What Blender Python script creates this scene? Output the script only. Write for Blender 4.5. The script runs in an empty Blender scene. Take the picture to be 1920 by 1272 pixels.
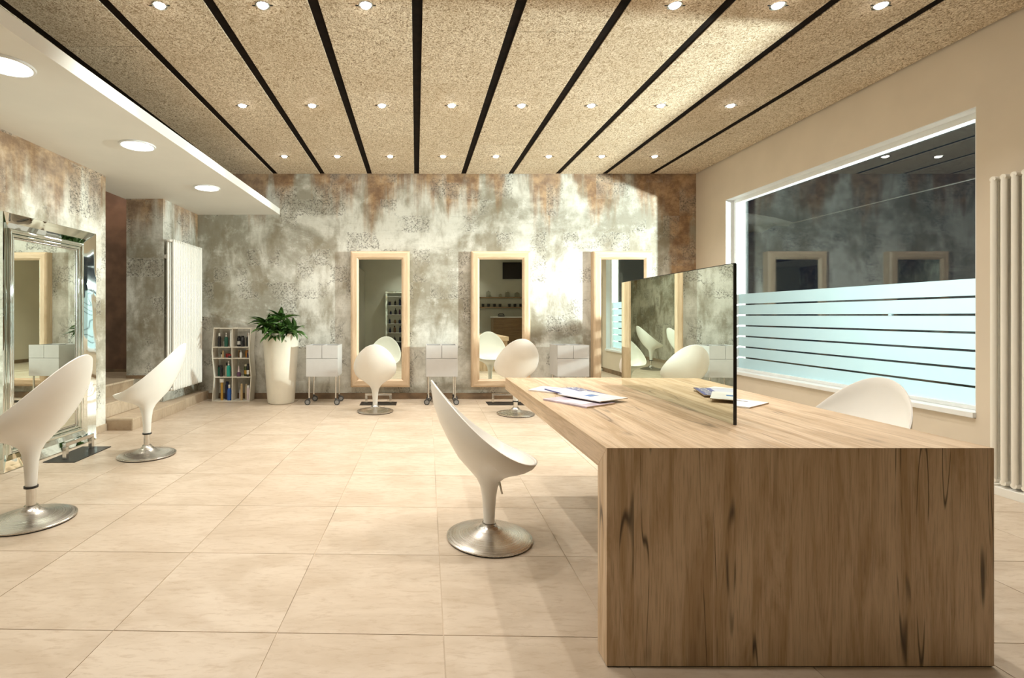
import bpy, bmesh, math, random
from mathutils import Vector, Matrix
random.seed(7)
S = bpy.context.scene
COL = S.collection

# ------------------------------------------------------------------ camera
cam_d = bpy.data.cameras.new('camera'); cam = bpy.data.objects.new('camera', cam_d); COL.objects.link(cam)
cam.location = (0, 0, 1.2); cam.rotation_euler = (math.pi/2, 0, 0)
cam_d.sensor_width = 36; cam_d.lens = 941/1920*36
cam_d.shift_x = (960-780)/1920; cam_d.shift_y = -(636-592)/1920
cam_d.clip_start = 0.02; cam_d.clip_end = 200
S.camera = cam

# ------------------------------------------------------------------ world, exposure
w = bpy.data.worlds.new('night'); S.world = w; w.use_nodes = True
bgn = w.node_tree.nodes['Background']; bgn.inputs[0].default_value = (0.02, 0.026, 0.04, 1); bgn.inputs[1].default_value = 0.5
S.view_settings.view_transform = 'Standard'; S.view_settings.look = 'None'
S.view_settings.gamma = 1; S.view_settings.use_curve_mapping = False
S.view_settings.exposure = 0.35
S.cycles.max_bounces = 8; S.cycles.diffuse_bounces = 4; S.cycles.glossy_bounces = 5; S.cycles.transmission_bounces = 4; S.cycles.transparent_max_bounces = 8
SPOT_W = 46.0          # each ceiling spotlight
DOWN_W = 20.0          # each soffit downlight
FLOOD_W = 2400.0       # flood lamp outside the window
SPOT_COL = (1.0, 0.955, 0.88)
DOWN_COL = (1.0, 0.96, 0.86)
FLOOD_COL = (1.0, 0.98, 0.95)

# ------------------------------------------------------------------ node helper
class G:
    def __init__(s, name):
        s.m = bpy.data.materials.new(name); s.m.use_nodes = True
        s.t = s.m.node_tree; s.t.nodes.clear()
        s.out = s.t.nodes.new('ShaderNodeOutputMaterial')
    def add(s, typ, ins=None, out=0, **props):
        n = s.t.nodes.new(typ)
        for k, v in props.items(): setattr(n, k, v)
        for k, v in (ins or {}).items():
            if isinstance(v, bpy.types.NodeSocket): s.t.links.new(v, n.inputs[k])
            else:
                if isinstance(v, (tuple, list)) and len(v) == 3 and n.inputs[k].type == 'RGBA': v = (*v, 1)
                n.inputs[k].default_value = v
        return n.outputs[out]
    def math(s, op, a, b=0.0, c=0.0, clamp=False):
        return s.add('ShaderNodeMath', {0: a, 1: b, 2: c}, operation=op, use_clamp=clamp)
    def mix(s, f, a, b, blend='MIX'):
        return s.add('ShaderNodeMix', {0: f, 6: a, 7: b}, out=2, data_type='RGBA', blend_type=blend)
    def noise(s, vec, scale, detail=4, rough=0.55, dist=0.0, out=0):
        return s.add('ShaderNodeTexNoise', {'Vector': vec, 'Scale': scale, 'Detail': detail, 'Roughness': rough, 'Distortion': dist}, out=out)
    def rng(s, v, a, b, c=0.0, d=1.0, smooth=True):
        return s.add('ShaderNodeMapRange', {0: v, 1: a, 2: b, 3: c, 4: d}, interpolation_type='SMOOTHSTEP' if smooth else 'LINEAR')
    def ramp(s, f, stops):
        n = s.t.nodes.new('ShaderNodeValToRGB'); s.t.links.new(f, n.inputs[0])
        e = n.color_ramp.elements
        while len(e) < len(stops): e.new(0.5)
        for el, (p, c) in zip(e, stops): el.position = p; el.color = (*c, 1)
        return n.outputs[0]
    def scale(s, vec, sc, loc=(0, 0, 0)):
        return s.add('ShaderNodeMapping', {0: vec, 1: loc, 3: sc})
    def comb(s, x, y, z): return s.add('ShaderNodeCombineXYZ', {0: x, 1: y, 2: z})
    def sep(s, v):
        n = s.t.nodes.new('ShaderNodeSeparateXYZ'); s.t.links.new(v, n.inputs[0]); return n.outputs
    def pos(s): return s.add('ShaderNodeNewGeometry', out=0)
    def obj(s): return s.add('ShaderNodeTexCoord', out=3)
    def rand(s): return s.add('ShaderNodeObjectInfo', out='Random')
    def bump(s, h, strength=0.3, dist=0.01):
        return s.add('ShaderNodeBump', {'Height': h, 'Strength': strength, 'Distance': dist})
    def bsdf(s, color, rough=0.5, metal=0.0, normal=None, **kw):
        ins = {'Base Color': color, 'Roughness': rough, 'Metallic': metal}
        if normal is not None: ins['Normal'] = normal
        ins.update({k.replace('_', ' '): v for k, v in kw.items()})
        sh = s.add('ShaderNodeBsdfPrincipled', ins)
        s.t.links.new(sh, s.out.inputs[0]); return s.m
    def surface(s, sh): s.t.links.new(sh, s.out.inputs[0]); return s.m

def plain(name, col, rough=0.5, metal=0.0, grain=0.06, scale=9.0, **kw):
    g = G(name)
    n = g.noise(g.obj(), scale, 3)
    f = g.rng(n, 0.3, 0.7, 0, 1)
    c = g.mix(f, tuple(x*(1-grain) for x in col), tuple(min(1, x*(1+grain)) for x in col))
    return g.bsdf(c, rough, metal, **kw)

def emit(name, col, strength):
    g = G(name)
    return g.surface(g.add('ShaderNodeEmission', {0: col, 1: strength}))

def make_stucco(name, ztop, bright=1.0, rust_shade_amt=1.0, run=1.25):
    g = G(name)
    p = g.pos(); x, y, z = g.sep(p)
    h = g.math('ADD', x, y)
    v = g.comb(h, z, 0.0)
    n1 = g.noise(v, 0.95, 7, 0.62, 0.5)
    n2 = g.noise(g.scale(v, (1.8, 0.75, 1), (3.1, 1.7, 0)), 1.4, 6, 0.6, 0.3)
    n3 = g.noise(g.scale(v, (1, 1, 1), (9, 4, 0)), 5.5, 8, 0.7)
    fine = g.noise(g.scale(v, (1.0, 0.35, 1)), 38, 5, 0.7)
    pale = (0.66*bright, 0.65*bright, 0.585*bright); grey = (0.30*bright, 0.28*bright, 0.22*bright); olive = (0.20*bright, 0.165*bright, 0.10*bright)
    c = g.mix(g.rng(g.math('ADD', n1, g.math('MULTIPLY', n3, 0.35)), 0.54, 0.78), grey, pale)
    c = g.mix(g.math('MULTIPLY', g.rng(n2, 0.47, 0.64), 0.70), c, olive)
    c = g.mix(g.math('MULTIPLY', g.rng(n3, 0.54, 0.70), 0.35), c, (0.76*bright, 0.755*bright, 0.71*bright))
    # horizontal trowel scratches and fine vertical brushing
    trowel = g.noise(g.scale(v, (1.2, 26, 1), (2, 0, 0)), 2.0, 4, 0.6)
    c = g.mix(g.math('MULTIPLY', g.rng(trowel, 0.56, 0.68), 0.16), c, (0.2, 0.185, 0.14))
    c = g.mix(g.math('MULTIPLY', g.rng(fine, 0.52, 0.75), 0.30), c, (0.2, 0.18, 0.13))
    # rust running down from the top edge plus shade painted into the right corner
    drip = g.noise(g.scale(v, (1.9, 0.16, 1), (5.3, 0.9, 0)), 1.35, 5, 0.6)
    down = g.math('SUBTRACT', ztop, z)
    rust_shade_reach = g.math('ADD', g.rng(drip, 0.36, 0.72, -0.02, run, False), g.math('MULTIPLY', g.rng(x, 3.15, 4.0), g.rng(n1, 0.25, 0.7, 0.2, 1.5)))
    rust = g.rng(g.math('SUBTRACT', rust_shade_reach, g.math('ADD', down, g.math('MULTIPLY', n3, 0.3))), -0.22, 0.34)
    rust = g.math('MULTIPLY', rust, rust_shade_amt)
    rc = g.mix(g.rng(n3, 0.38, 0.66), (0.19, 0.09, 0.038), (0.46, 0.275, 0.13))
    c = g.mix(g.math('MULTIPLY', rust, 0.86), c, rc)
    # stencilled damask relief in square patches, worn away unevenly
    cell = 0.24
    cx = g.math('DIVIDE', h, cell); cz = g.math('DIVIDE', z, cell)
    ix = g.math('FLOOR', cx); iz = g.math('FLOOR', cz)
    fx = g.math('SUBTRACT', g.math('FRACT', cx), 0.5); fz = g.math('SUBTRACT', g.math('FRACT', cz), 0.5)
    r = g.math('SQRT', g.math('ADD', g.math('MULTIPLY', fx, fx), g.math('MULTIPLY', fz, fz)))
    th = g.math('ARCTAN2', fz, fx)
    petal = g.math('SINE', g.math('ADD', g.math('MULTIPLY', r, 40.0), g.math('MULTIPLY', g.math('SINE', g.math('MULTIPLY', th, 4.0)), 2.6)))
    curl = g.math('SINE', g.math('ADD', g.math('MULTIPLY', th, 12.0), g.math('MULTIPLY', r, 30.0)))
    pat = g.math('ADD', petal, g.math('MULTIPLY', curl, 0.65))
    pm = g.math('MAXIMUM', g.rng(g.math('ABSOLUTE', pat), 0.50, 0.20), g.rng(pat, 0.95, 1.25))
    wn = g.add('ShaderNodeTexWhiteNoise', {'Vector': g.comb(ix, iz, 3.0)}, out=0, noise_dimensions='3D')
    patch = g.math('MULTIPLY', g.rng(wn, 0.58, 0.62), g.rng(g.noise(g.scale(v, (1, 1, 1), (1.5, 8, 0)), 2.1, 3), 0.40, 0.56))
    c = g.mix(g.math('MULTIPLY', patch, 0.20), c, (0.70, 0.68, 0.61))
    worn = g.rng(g.noise(v, 24, 5, 0.8), 0.44, 0.54)
    dm = g.math('MULTIPLY', g.math('MULTIPLY', pm, patch), worn)
    c = g.mix(g.math('MULTIPLY', dm, 0.95), c, (0.05, 0.042, 0.03))
    spk = g.math('MULTIPLY', g.rng(g.noise(g.scale(v, (1, 1, 1), (7, 2, 0)), 46, 3, 0.7), 0.62, 0.70), g.rng(n3, 0.46, 0.62))
    c = g.mix(g.math('MULTIPLY', spk, 0.75), c, (0.07, 0.06, 0.042))
    hgt = g.math('ADD', g.math('MULTIPLY', g.math('MULTIPLY', pm, patch), 0.8), g.math('MULTIPLY', fine, 0.4))
    return g.bsdf(c, 0.62, 0.0, g.bump(hgt, 0.35, 0.006))

def make_tile(name, a, b, c2, rough=0.36):
    g = G(name)
    rnd = g.rand()
    v = g.add('ShaderNodeVectorMath', {0: g.pos(), 1: g.comb(g.math('MULTIPLY', rnd, 13.0), g.math('MULTIPLY', rnd, 29.0), 0.0)}, operation='ADD')
    n1 = g.noise(g.scale(v, (1, 2.2, 1)), 2.2, 6, 0.62, 0.6)
    n2 = g.noise(g.scale(v, (1, 3.5, 1)), 11, 6, 0.7, 0.4)
    c = g.mix(g.rng(n1, 0.34, 0.66), a, b)
    c = g.mix(g.math('MULTIPLY', g.rng(n2, 0.48, 0.70), 0.55), c, c2)
    c = g.mix(g.math('MULTIPLY', rnd, 0.16), c, c2)
    rg = g.rng(n2, 0.3, 0.7, rough-0.06, rough+0.12)
    return g.bsdf(c, rg, 0, g.bump(n2, 0.06, 0.004))

def make_oak(name, axis, light=(0.69, 0.525, 0.36), mid=(0.49, 0.335, 0.195), dark=(0.17, 0.09, 0.038), plank=0.135, cracks=1.0):
    """oak veneer whose grain runs along the given object axis"""
    g = G(name)
    x, y, z = g.sep(g.obj())
    if axis == 'x': al, ac, oth = x, y, z
    elif axis == 'y': al, ac, oth = y, x, z
    else: al, ac, oth = z, x, y
    across = g.math('ADD', ac, g.math('MULTIPLY', oth, 1.37))
    pid = g.math('FLOOR', g.math('DIVIDE', across, plank))
    pr = g.add('ShaderNodeTexWhiteNoise', {'Vector': g.comb(pid, 2.0, 5.0)}, out=0, noise_dimensions='3D')
    al2 = g.math('ADD', al, g.math('MULTIPLY', pr, 7.0))
    v = g.comb(across, g.math('MULTIPLY', al2, 0.10), pr)
    fig = g.noise(v, 15, 6, 0.62, 1.1)
    fib = g.noise(g.comb(across, g.math('MULTIPLY', al2, 0.035), 1.0), 190, 3, 0.6)
    c = g.mix(g.rng(fig, 0.34, 0.64), mid, light)
    c = g.mix(g.math('MULTIPLY', g.rng(fib, 0.46, 0.70), 0.34), c, dark)
    c = g.mix(g.math('MULTIPLY', g.rng(pr, 0.45, 1.0), 0.30), c, mid)
    st = g.noise(g.comb(g.math('MULTIPLY', across, 1.0), g.math('MULTIPLY', al2, 0.06), 4.0), 7, 4, 0.55, 0.6)
    c = g.mix(g.math('MULTIPLY', g.rng(st, 0.60, 0.74), 0.55), c, dark)
    # drying cracks and knots
    cr = g.noise(g.comb(across, g.math('MULTIPLY', al2, 0.07), 9.0), 6.5, 2, 0.5, 0.3)
    line = g.math('SUBTRACT', 1.0, g.rng(g.math('ABSOLUTE', g.math('SUBTRACT', cr, 0.52)), 0.0, 0.009))
    gate = g.rng(g.noise(g.comb(across, g.math('MULTIPLY', al2, 0.8), 2.0), 3.0, 2), 0.42, 0.54)
    c = g.mix(g.math('MULTIPLY', g.math('MULTIPLY', line, gate), 0.85*cracks), c, (0.035, 0.02, 0.01))
    kn = g.add('ShaderNodeTexVoronoi', {'Vector': g.comb(across, g.math('MULTIPLY', al2, 0.42), 0.5), 'Scale': 4.2, 'Randomness': 1.0}, out=0)
    c = g.mix(g.math('MULTIPLY', g.math('SUBTRACT', 1.0, g.rng(kn, 0.02, 0.11)), 0.75*cracks), c, (0.07, 0.035, 0.015))
    return g.bsdf(c, 0.46, 0, g.bump(fib, 0.10, 0.002))

def make_woodwool(name):
    g = G(name)
    p = g.pos(); rnd = g.rand()
    v = g.add('ShaderNodeVectorMath', {0: p, 1: g.comb(g.math('MULTIPLY', rnd, 31.0), g.math('MULTIPLY', rnd, 17.0), 0.0)}, operation='ADD')
    a = g.noise(v, 30, 7, 0.8, 2.6)
    b = g.noise(g.scale(v, (1.8, 0.8, 1), (4, 2, 0)), 62, 4, 0.75, 1.8)
    big = g.noise(v, 1.3, 4, 0.6)
    f = g.math('ADD', g.math('MULTIPLY', a, 0.62), g.math('MULTIPLY', b, 0.38))
    c = g.ramp(f, [(0.41, (0.06, 0.03, 0.012)), (0.468, (0.42, 0.30, 0.175)), (0.505, (0.76, 0.63, 0.455)), (0.57, (0.95, 0.87, 0.73))])
    c = g.mix(g.math('MULTIPLY', g.rng(big, 0.40, 0.66), 0.22), c, (0.42, 0.29, 0.15))
    c = g.mix(g.math('MULTIPLY', rnd, 0.16), c, (0.45, 0.31, 0.16))
    return g.bsdf(c, 0.85, 0, g.bump(f, 0.7, 0.012))

def make_glass(name):
    g = G(name)
    bf = g.add('ShaderNodeNewGeometry', out=6)
    fr = g.add('ShaderNodeFresnel', {0: g.rng(bf, 0, 1, 1.55, 1/1.55, False)})
    sh = g.add('ShaderNodeMixShader', {0: fr, 1: g.add('ShaderNodeBsdfTransparent', {0: (0.86, 0.93, 0.92)}),
                                       2: g.add('ShaderNodeBsdfGlossy', {0: (1, 1, 1), 1: 0.0})})
    return g.surface(sh)

def make_film(name):
    g = G(name)
    n = g.noise(g.pos(), 3.0, 3)
    c = g.mix(n, (0.37, 0.49, 0.52), (0.41, 0.53, 0.56))
    sh = g.add('ShaderNodeMixShader', {0: 0.13, 1: g.add('ShaderNodeBsdfDiffuse', {0: c}), 2: g.add('ShaderNodeBsdfTranslucent', {0: c})})
    return g.surface(sh)

def make_mirror(name, col, wobble=0.0):
    g = G(name)
    nrm = None
    if wobble:
        nrm = g.bump(g.noise(g.scale(g.obj(), (1, 1, 0.5)), 3.2, 1, 0.3, 0.5), wobble, 0.04)
    c = g.mix(g.noise(g.obj(), 2.0, 2), col, tuple(min(1, k*1.02) for k in col))
    return g.bsdf(c, 0.0 if not wobble else 0.03, 1.0, nrm)

def make_brushed(name, col, rough=0.26):
    g = G(name)
    x, y, z = g.sep(g.obj())
    r = g.math('SQRT', g.math('ADD', g.math('MULTIPLY', x, x), g.math('MULTIPLY', y, y)))
    n = g.noise(g.comb(g.math('MULTIPLY', r, 1.0), g.math('MULTIPLY', z, 0.3), 0.0), 260, 3, 0.6)
    rg = g.rng(n, 0.3, 0.7, rough-0.06, rough+0.10)
    c = g.mix(n, tuple(k*0.85 for k in col), col)
    return g.bsdf(c, rg, 1.0)

def make_leaf(name):
    g = G(name)
    rnd = g.rand()
    n = g.noise(g.obj(), 14, 3)
    c = g.mix(rnd, (0.014, 0.042, 0.009), (0.06, 0.145, 0.025))
    c = g.mix(g.math('MULTIPLY', n, 0.3), c, (0.12, 0.20, 0.05))
    return g.bsdf(c, 0.30)

M = {}
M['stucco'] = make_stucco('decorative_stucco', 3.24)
M['stucco_left'] = make_stucco('pale_decorative_stucco', 2.66, 1.3, 0.95, 1.0)
M['stucco_low'] = make_stucco('decorative_stucco_low', 2.66, 1.0, 0.95, 0.98)
M['beige'] = plain('beige_paint', (0.69, 0.605, 0.49), 0.7, 0, 0.03, 2.0)
M['sage'] = plain('pale_sage_paint', (0.60, 0.60, 0.51), 0.7, 0, 0.03, 2.0)
M['white_paint'] = plain('white_paint', (0.80, 0.785, 0.73), 0.65, 0, 0.02, 2.0)
M['window_white'] = plain('white_lacquer', (0.83, 0.85, 0.85), 0.4, 0, 0.02)
M['deck'] = plain('dark_deck', (0.010, 0.007, 0.005), 0.9, 0, 0.2)
M['batten'] = plain('blackened_batten', (0.009, 0.005, 0.003), 0.8, 0, 0.4, 14, Specular_IOR_Level=0.08)
M['woodwool'] = make_woodwool('wood_wool_board')
M['tile'] = make_tile('beige_stone_tile', (0.50, 0.405, 0.305), (0.60, 0.505, 0.40), (0.40, 0.295, 0.20))
M['grout'] = plain('grout', (0.50, 0.41, 0.31), 0.85, 0, 0.45, 1.5)
M['step_tile'] = make_tile('step_stone', (0.50, 0.40, 0.29), (0.60, 0.49, 0.36), (0.36, 0.26, 0.17), 0.45)
M['step_edge'] = make_tile('step_edge_stone', (0.36, 0.26, 0.17), (0.44, 0.33, 0.22), (0.24, 0.16, 0.09), 0.45)
M['skirting'] = plain('brown_skirting', (0.22, 0.145, 0.085), 0.5, 0, 0.25, 6)
M['brown'] = plain('brown_metallic_paint', (0.23, 0.125, 0.08), 0.42, 0.1, 0.3, 3)
M['oak_x'] = make_oak('oak_grain_x', 'x', cracks=0.5)
M['oak_y'] = make_oak('oak_grain_y', 'y', cracks=0.55)
M['oak_z'] = make_oak('oak_grain_z', 'z')
FR = dict(light=(0.70, 0.53, 0.36), mid=(0.59, 0.43, 0.275), dark=(0.36, 0.23, 0.12), cracks=0.12, plank=0.4)
M['frame_x'] = make_oak('pale_oak_x', 'x', **FR); M['frame_z'] = make_oak('pale_oak_z', 'z', **FR)
M['glass'] = make_glass('window_glass'); M['film'] = make_film('frosted_film')
M['mirror'] = make_mirror('silvered_mirror', (0.80, 0.87, 0.80))
M['mirror_wavy'] = make_mirror('wavy_mirror_glass', (0.84, 0.90, 0.87), 0.35)
M['shell'] = plain('white_moulded_plastic', (0.84, 0.82, 0.77), 0.32, 0, 0.01)
M['steel'] = make_brushed('brushed_steel', (0.62, 0.59, 0.55))
M['chrome'] = make_brushed('chrome', (0.74, 0.73, 0.70), 0.12)
M['black'] = plain('black_plate', (0.012, 0.012, 0.012), 0.35, 0, 0.2)
M['rubber'] = plain('dark_rubber', (0.055, 0.055, 0.055), 0.6, 0, 0.2)
M['caster_hub'] = plain('grey_hub', (0.25, 0.25, 0.25), 0.45, 0, 0.1)
M['trolley'] = plain('light_grey_plastic', (0.55, 0.54, 0.525), 0.42, 0, 0.02)
M['trolley_in'] = plain('dark_tray', (0.05, 0.05, 0.05), 0.6, 0, 0.1)
M['radiator'] = plain('radiator_enamel', (0.83, 0.81, 0.75), 0.32, 0, 0.01)
M['radiator_w'] = plain('warm_radiator_enamel', (0.86, 0.83, 0.75), 0.32, 0, 0.01)
M['planter'] = plain('cream_planter', (0.80, 0.76, 0.65), 0.36, 0, 0.02)
M['soil'] = plain('soil', (0.03, 0.02, 0.012), 0.95, 0, 0.4, 60)
M['leaf'] = make_leaf('glossy_leaf')
M['rack'] = plain('cream_acrylic', (0.70, 0.66, 0.57), 0.4, 0, 0.02)
M['lamp_on'] = emit('lamp_glow', (1.0, 0.95, 0.86), 60.0)
M['down_on'] = emit('downlight_glow', (1.0, 0.98, 0.93), 9.0)
M['flood_on'] = emit('flood_glow', (0.93, 0.98, 1.0), 30.0)
M['paper'] = plain('paper_edge', (0.58, 0.45, 0.32), 0.8, 0, 0.15, 200)
M['cover_white'] = plain('white_cover', (0.84, 0.82, 0.82), 0.3, 0, 0.03)
M['cover_blue'] = plain('blue_cover', (0.07, 0.085, 0.30), 0.3, 0, 0.3, 12)
M['cover_lilac'] = plain('lilac_cover', (0.56, 0.47, 0.56), 0.3, 0, 0.25, 14)
M['ink_blue'] = plain('ink_blue', (0.05, 0.20, 0.55), 0.3); M['ink_pale'] = plain('ink_pale', (0.62, 0.63, 0.78), 0.3)
M['ink_orange'] = plain('ink_orange', (0.75, 0.22, 0.12), 0.3); M['ink_dark'] = plain('ink_dark', (0.12, 0.08, 0.10), 0.3); M['ink_brown'] = plain('ink_brown', (0.45, 0.25, 0.16), 0.3)
M['screen'] = plain('black_screen', (0.006, 0.006, 0.007), 0.12)
M['asphalt'] = plain('asphalt', (0.03, 0.03, 0.032), 0.9, 0, 0.3, 20)
M['canvas'] = plain('awning_canvas', (0.07, 0.07, 0.068), 0.8, 0, 0.1)
M['darkwood'] = make_oak('brown_wood_shelf', 'x', light=(0.30, 0.19, 0.09), mid=(0.22, 0.13, 0.06), dark=(0.1, 0.05, 0.02), cracks=0.2)
M['clear'] = None
def make_clear(name):
    g = G(name)
    bf = g.add('ShaderNodeNewGeometry', out=6)
    fr = g.add('ShaderNodeFresnel', {0: g.rng(bf, 0, 1, 1.45, 1/1.45, False)})
    return g.surface(g.add('ShaderNodeMixShader', {0: fr, 1: g.add('ShaderNodeBsdfTransparent', {0: (0.86, 0.86, 0.82)}), 2: g.add('ShaderNodeBsdfGlossy', {0: (1, 1, 1), 1: 0.02})}))
M['clear'] = make_clear('clear_jar_glass')

# ------------------------------------------------------------------ mesh helper
class B:
    def __init__(s): s.v = []; s.f = []
    def box(s, x0, x1, y0, y1, z0, z1):
        n = len(s.v)
        s.v += [(x0,y0,z0),(x1,y0,z0),(x1,y1,z0),(x0,y1,z0),(x0,y0,z1),(x1,y0,z1),(x1,y1,z1),(x0,y1,z1)]
        s.f += [(n,n+3,n+2,n+1),(n+4,n+5,n+6,n+7),(n,n+1,n+5,n+4),(n+1,n+2,n+6,n+5),(n+2,n+3,n+7,n+6),(n+3,n,n+4,n+7)]
        return s
    def prism(s, poly, z0, z1):
        """poly counter-clockwise in plan"""
        n = len(s.v); k = len(poly)
        s.v += [(x, y, z0) for x, y in poly] + [(x, y, z1) for x, y in poly]
        s.f += [tuple(n+i for i in range(k))[::-1], tuple(n+k+i for i in range(k))]
        s.f += [(n+i, n+(i+1) % k, n+k+(i+1) % k, n+k+i) for i in range(k)]
        return s
    def lathe(s, prof, seg=24, c=(0, 0, 0)):
        """prof: list of (r, z) bottom to top, closed at both ends"""
        n = len(s.v); k = len(prof)
        for r, z in prof:
            for i in range(seg):
                a = 2*math.pi*i/seg; s.v.append((c[0]+r*math.cos(a), c[1]+r*math.sin(a), c[2]+z))
        for j in range(k-1):
            for i in range(seg):
                a = n+j*seg+i; b = n+j*seg+(i+1) % seg
                s.f.append((a, b, b+seg, a+seg))
        s.f.append(tuple(n+i for i in range(seg))[::-1]); s.f.append(tuple(n+(k-1)*seg+i for i in range(seg)))
        return s
    def tube(s, pts, rad, seg=10):
        pts = [Vector(p) for p in pts]; n = len(s.v)
        rads = rad if isinstance(rad, (list, tuple)) else [rad]*len(pts)
        up = None
        for i, p in enumerate(pts):
            t = (pts[min(i+1, len(pts)-1)] - pts[max(i-1, 0)]).normalized()
            if up is None: up = Vector((0, 0, 1)) if abs(t.z) < 0.9 else Vector((1, 0, 0))
            a = t.cross(up).normalized(); b = t.cross(a).normalized()
            for k in range(seg):
                q = 2*math.pi*k/seg; s.v.append(tuple(p + (a*math.cos(q) + b*math.sin(q))*rads[i]))
        for j in range(len(pts)-1):
            for i in range(seg):
                a = n+j*seg+i; b = n+j*seg+(i+1) % seg
                s.f.append((a, b, b+seg, a+seg))
        s.f.append(tuple(n+i for i in range(seg))[::-1]); s.f.append(tuple(n+(len(pts)-1)*seg+i for i in range(seg)))
        return s
    def mesh(s, name, mat, bevel=0.0, smooth=False):
        me = bpy.data.meshes.new(name); me.from_pydata(s.v, [], s.f)
        bm = bmesh.new(); bm.from_mesh(me)
        bmesh.ops.recalc_face_normals(bm, faces=bm.faces)
        if bevel:
            bmesh.ops.bevel(bm, geom=list(bm.edges), offset=bevel, segments=2, profile=0.7, affect='EDGES')
        bm.to_mesh(me); bm.free()
        if mat: me.materials.append(mat)
        if smooth:
            for p in me.polygons: p.use_smooth = True
            me.set_sharp_from_angle(angle=math.radians(42))
        return me
    def build(s, name, mat, parent=None, bevel=0.0, smooth=False, loc=None):
        return link(name, s.mesh(name, mat, bevel, smooth), parent, loc)

def link(name, me, parent=None, loc=None):
    o = bpy.data.objects.new(name, me); COL.objects.link(o)
    if parent is not None: o.parent = parent
    if loc is not None: o.location = loc
    return o
def thing(name, label, cat, loc=(0, 0, 0), rz=0.0, group=None):
    o = bpy.data.objects.new(name, None); COL.objects.link(o); o.empty_display_size = 0.1
    o.location = loc; o.rotation_euler = (0, 0, rz); tag(o, label, cat, group); return o
def tag(o, label, cat, group=None):
    o['label'] = label; o['category'] = cat
    if group: o['group'] = group
    return o
def structure(o, label=None):
    o['kind'] = 'structure'
    if label: o['label'] = label
    return o
def clone(root, loc, rz, label, group=None):
    r = root.copy(); COL.objects.link(r); r.location = loc; r.rotation_euler = (0, 0, rz); r['label'] = label
    if group: r['group'] = group
    for ch in list(root.children):
        c = ch.copy(); COL.objects.link(c); c.parent = r
        for g2 in list(ch.children):
            d = g2.copy(); COL.objects.link(d); d.parent = c
    return r
def spot(name, parent, loc, watts, col, size=150, blend=0.7, radius=0.03, rot=(0, 0, 0)):
    l = bpy.data.lights.new(name, 'SPOT'); l.energy = watts; l.color = col
    l.spot_size = math.radians(size); l.spot_blend = blend; l.shadow_soft_size = radius
    o = bpy.data.objects.new(name, l); COL.objects.link(o); o.parent = parent; o.location = loc; o.rotation_euler = rot
    return o

ZC = 3.236; YB = 7.24; XR = 4.04; XL = -3.235; YR = -2.6; ZS = 2.655
# ================================================================== SETTING
# ---- floor: grout bed + tiles (grid turned a little against the room)
fl = structure(B().box(-5.2, 4.3, -2.8, 7.5, -0.12, -0.0028).build('floor', M['grout']), 'beige square stone tile floor')
TS = 0.628; GAP = 0.0036; ang = -0.022
ca, sa = math.cos(ang), math.sin(ang)
tile_me = B().box(0, TS-GAP, 0, TS-GAP, -0.02, 0.0).mesh('tile', M['tile'], bevel=0.001)
ox, oy = 0.105, 1.885
def clip_poly(poly, ax, val, keep_less):
    out = []
    for i in range(len(poly)):
        a, b = poly[i], poly[(i+1) % len(poly)]
        ina = (a[ax] <= val) == keep_less or a[ax] == val; inb = (b[ax] <= val) == keep_less or b[ax] == val
        if ina: out.append(a)
        if ina != inb:
            t = (val-a[ax])/(b[ax]-a[ax]); out.append((a[0]+t*(b[0]-a[0]), a[1]+t*(b[1]-a[1])))
    return out
def inside(p): return XL-0.0 <= p[0] <= XR and YR <= p[1] <= YB
for i in range(-9, 9):
    for j in range(-9, 11):
        cs = []
        for u, v in ((0, 0), (1, 0), (1, 1), (0, 1)):
            lx, ly = (i+u)*TS - (GAP if u else 0), (j+v)*TS - (GAP if v else 0)
            cs.append((ox + ca*lx - sa*ly, oy + sa*lx + ca*ly))
        if all(inside(p) for p in cs):
            t = link('tile', tile_me, fl, (ox + ca*i*TS - sa*j*TS, oy + sa*i*TS + ca*j*TS, 0)); t.rotation_euler = (0, 0, ang)
        else:
            poly = cs
            for ax, val, less in ((0, XL, False), (0, XR, True), (1, YR, False), (1, YB, True)):
                if poly: poly = clip_poly(poly, ax, val, less)
            if len(poly) >= 3:
                ar = abs(sum(poly[k][0]*poly[(k+1) % len(poly)][1]-poly[(k+1) % len(poly)][0]*poly[k][1] for k in range(len(poly))))/2
                if ar > 0.004: B().prism(poly, -0.02, 0.0).build('tile', M['tile'], fl)
# ---- walls
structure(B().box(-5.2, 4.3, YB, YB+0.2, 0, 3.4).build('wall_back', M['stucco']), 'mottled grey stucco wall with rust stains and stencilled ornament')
structure(B().box(XL-0.17, XL, YR, 5.23, 0, 3.4).build('wall_left', M['stucco_left']), 'mottled grey stucco wall behind the wavy framed mirror')
structure(B().box(-5.2, XR+0.26, YR-0.2, YR, 0, 3.4).build('wall_rear', M['sage']), 'pale plain wall at the reception end')
structure(B().box(-3.235, -1.72, YR, -0.9, 0, ZS).build('wall_partition', M['sage']), 'pale plain partition wall at the reception end')
WY0, WY1, WZ0, WZ1 = 3.62, 6.55, 0.50, 2.71
wr = B()
wr.box(XR, XR+0.26, YR, WY0, 0, 3.4).box(XR, XR+0.26, WY1, YB, 0, 3.4).box(XR, XR+0.26, WY0, WY1, 0, WZ0-0.045).box(XR, XR+0.26, WY0, WY1, WZ1, 3.4)
structure(wr.build('wall_right', M['beige']), 'plain beige wall around the large window')
pil = structure(B().box(-3.607, -3.15, 6.25, YB, 0.0, ZS).build('wall_pillar', M['stucco_low']), 'ornamented stucco pillar at the top of the steps')
structure(B().box(-5.2, -3.607, 7.0, 7.06, 0.0, 3.4).build('wall_passage', M['brown']), 'dark brown wall at the end of the raised passage')
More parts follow.
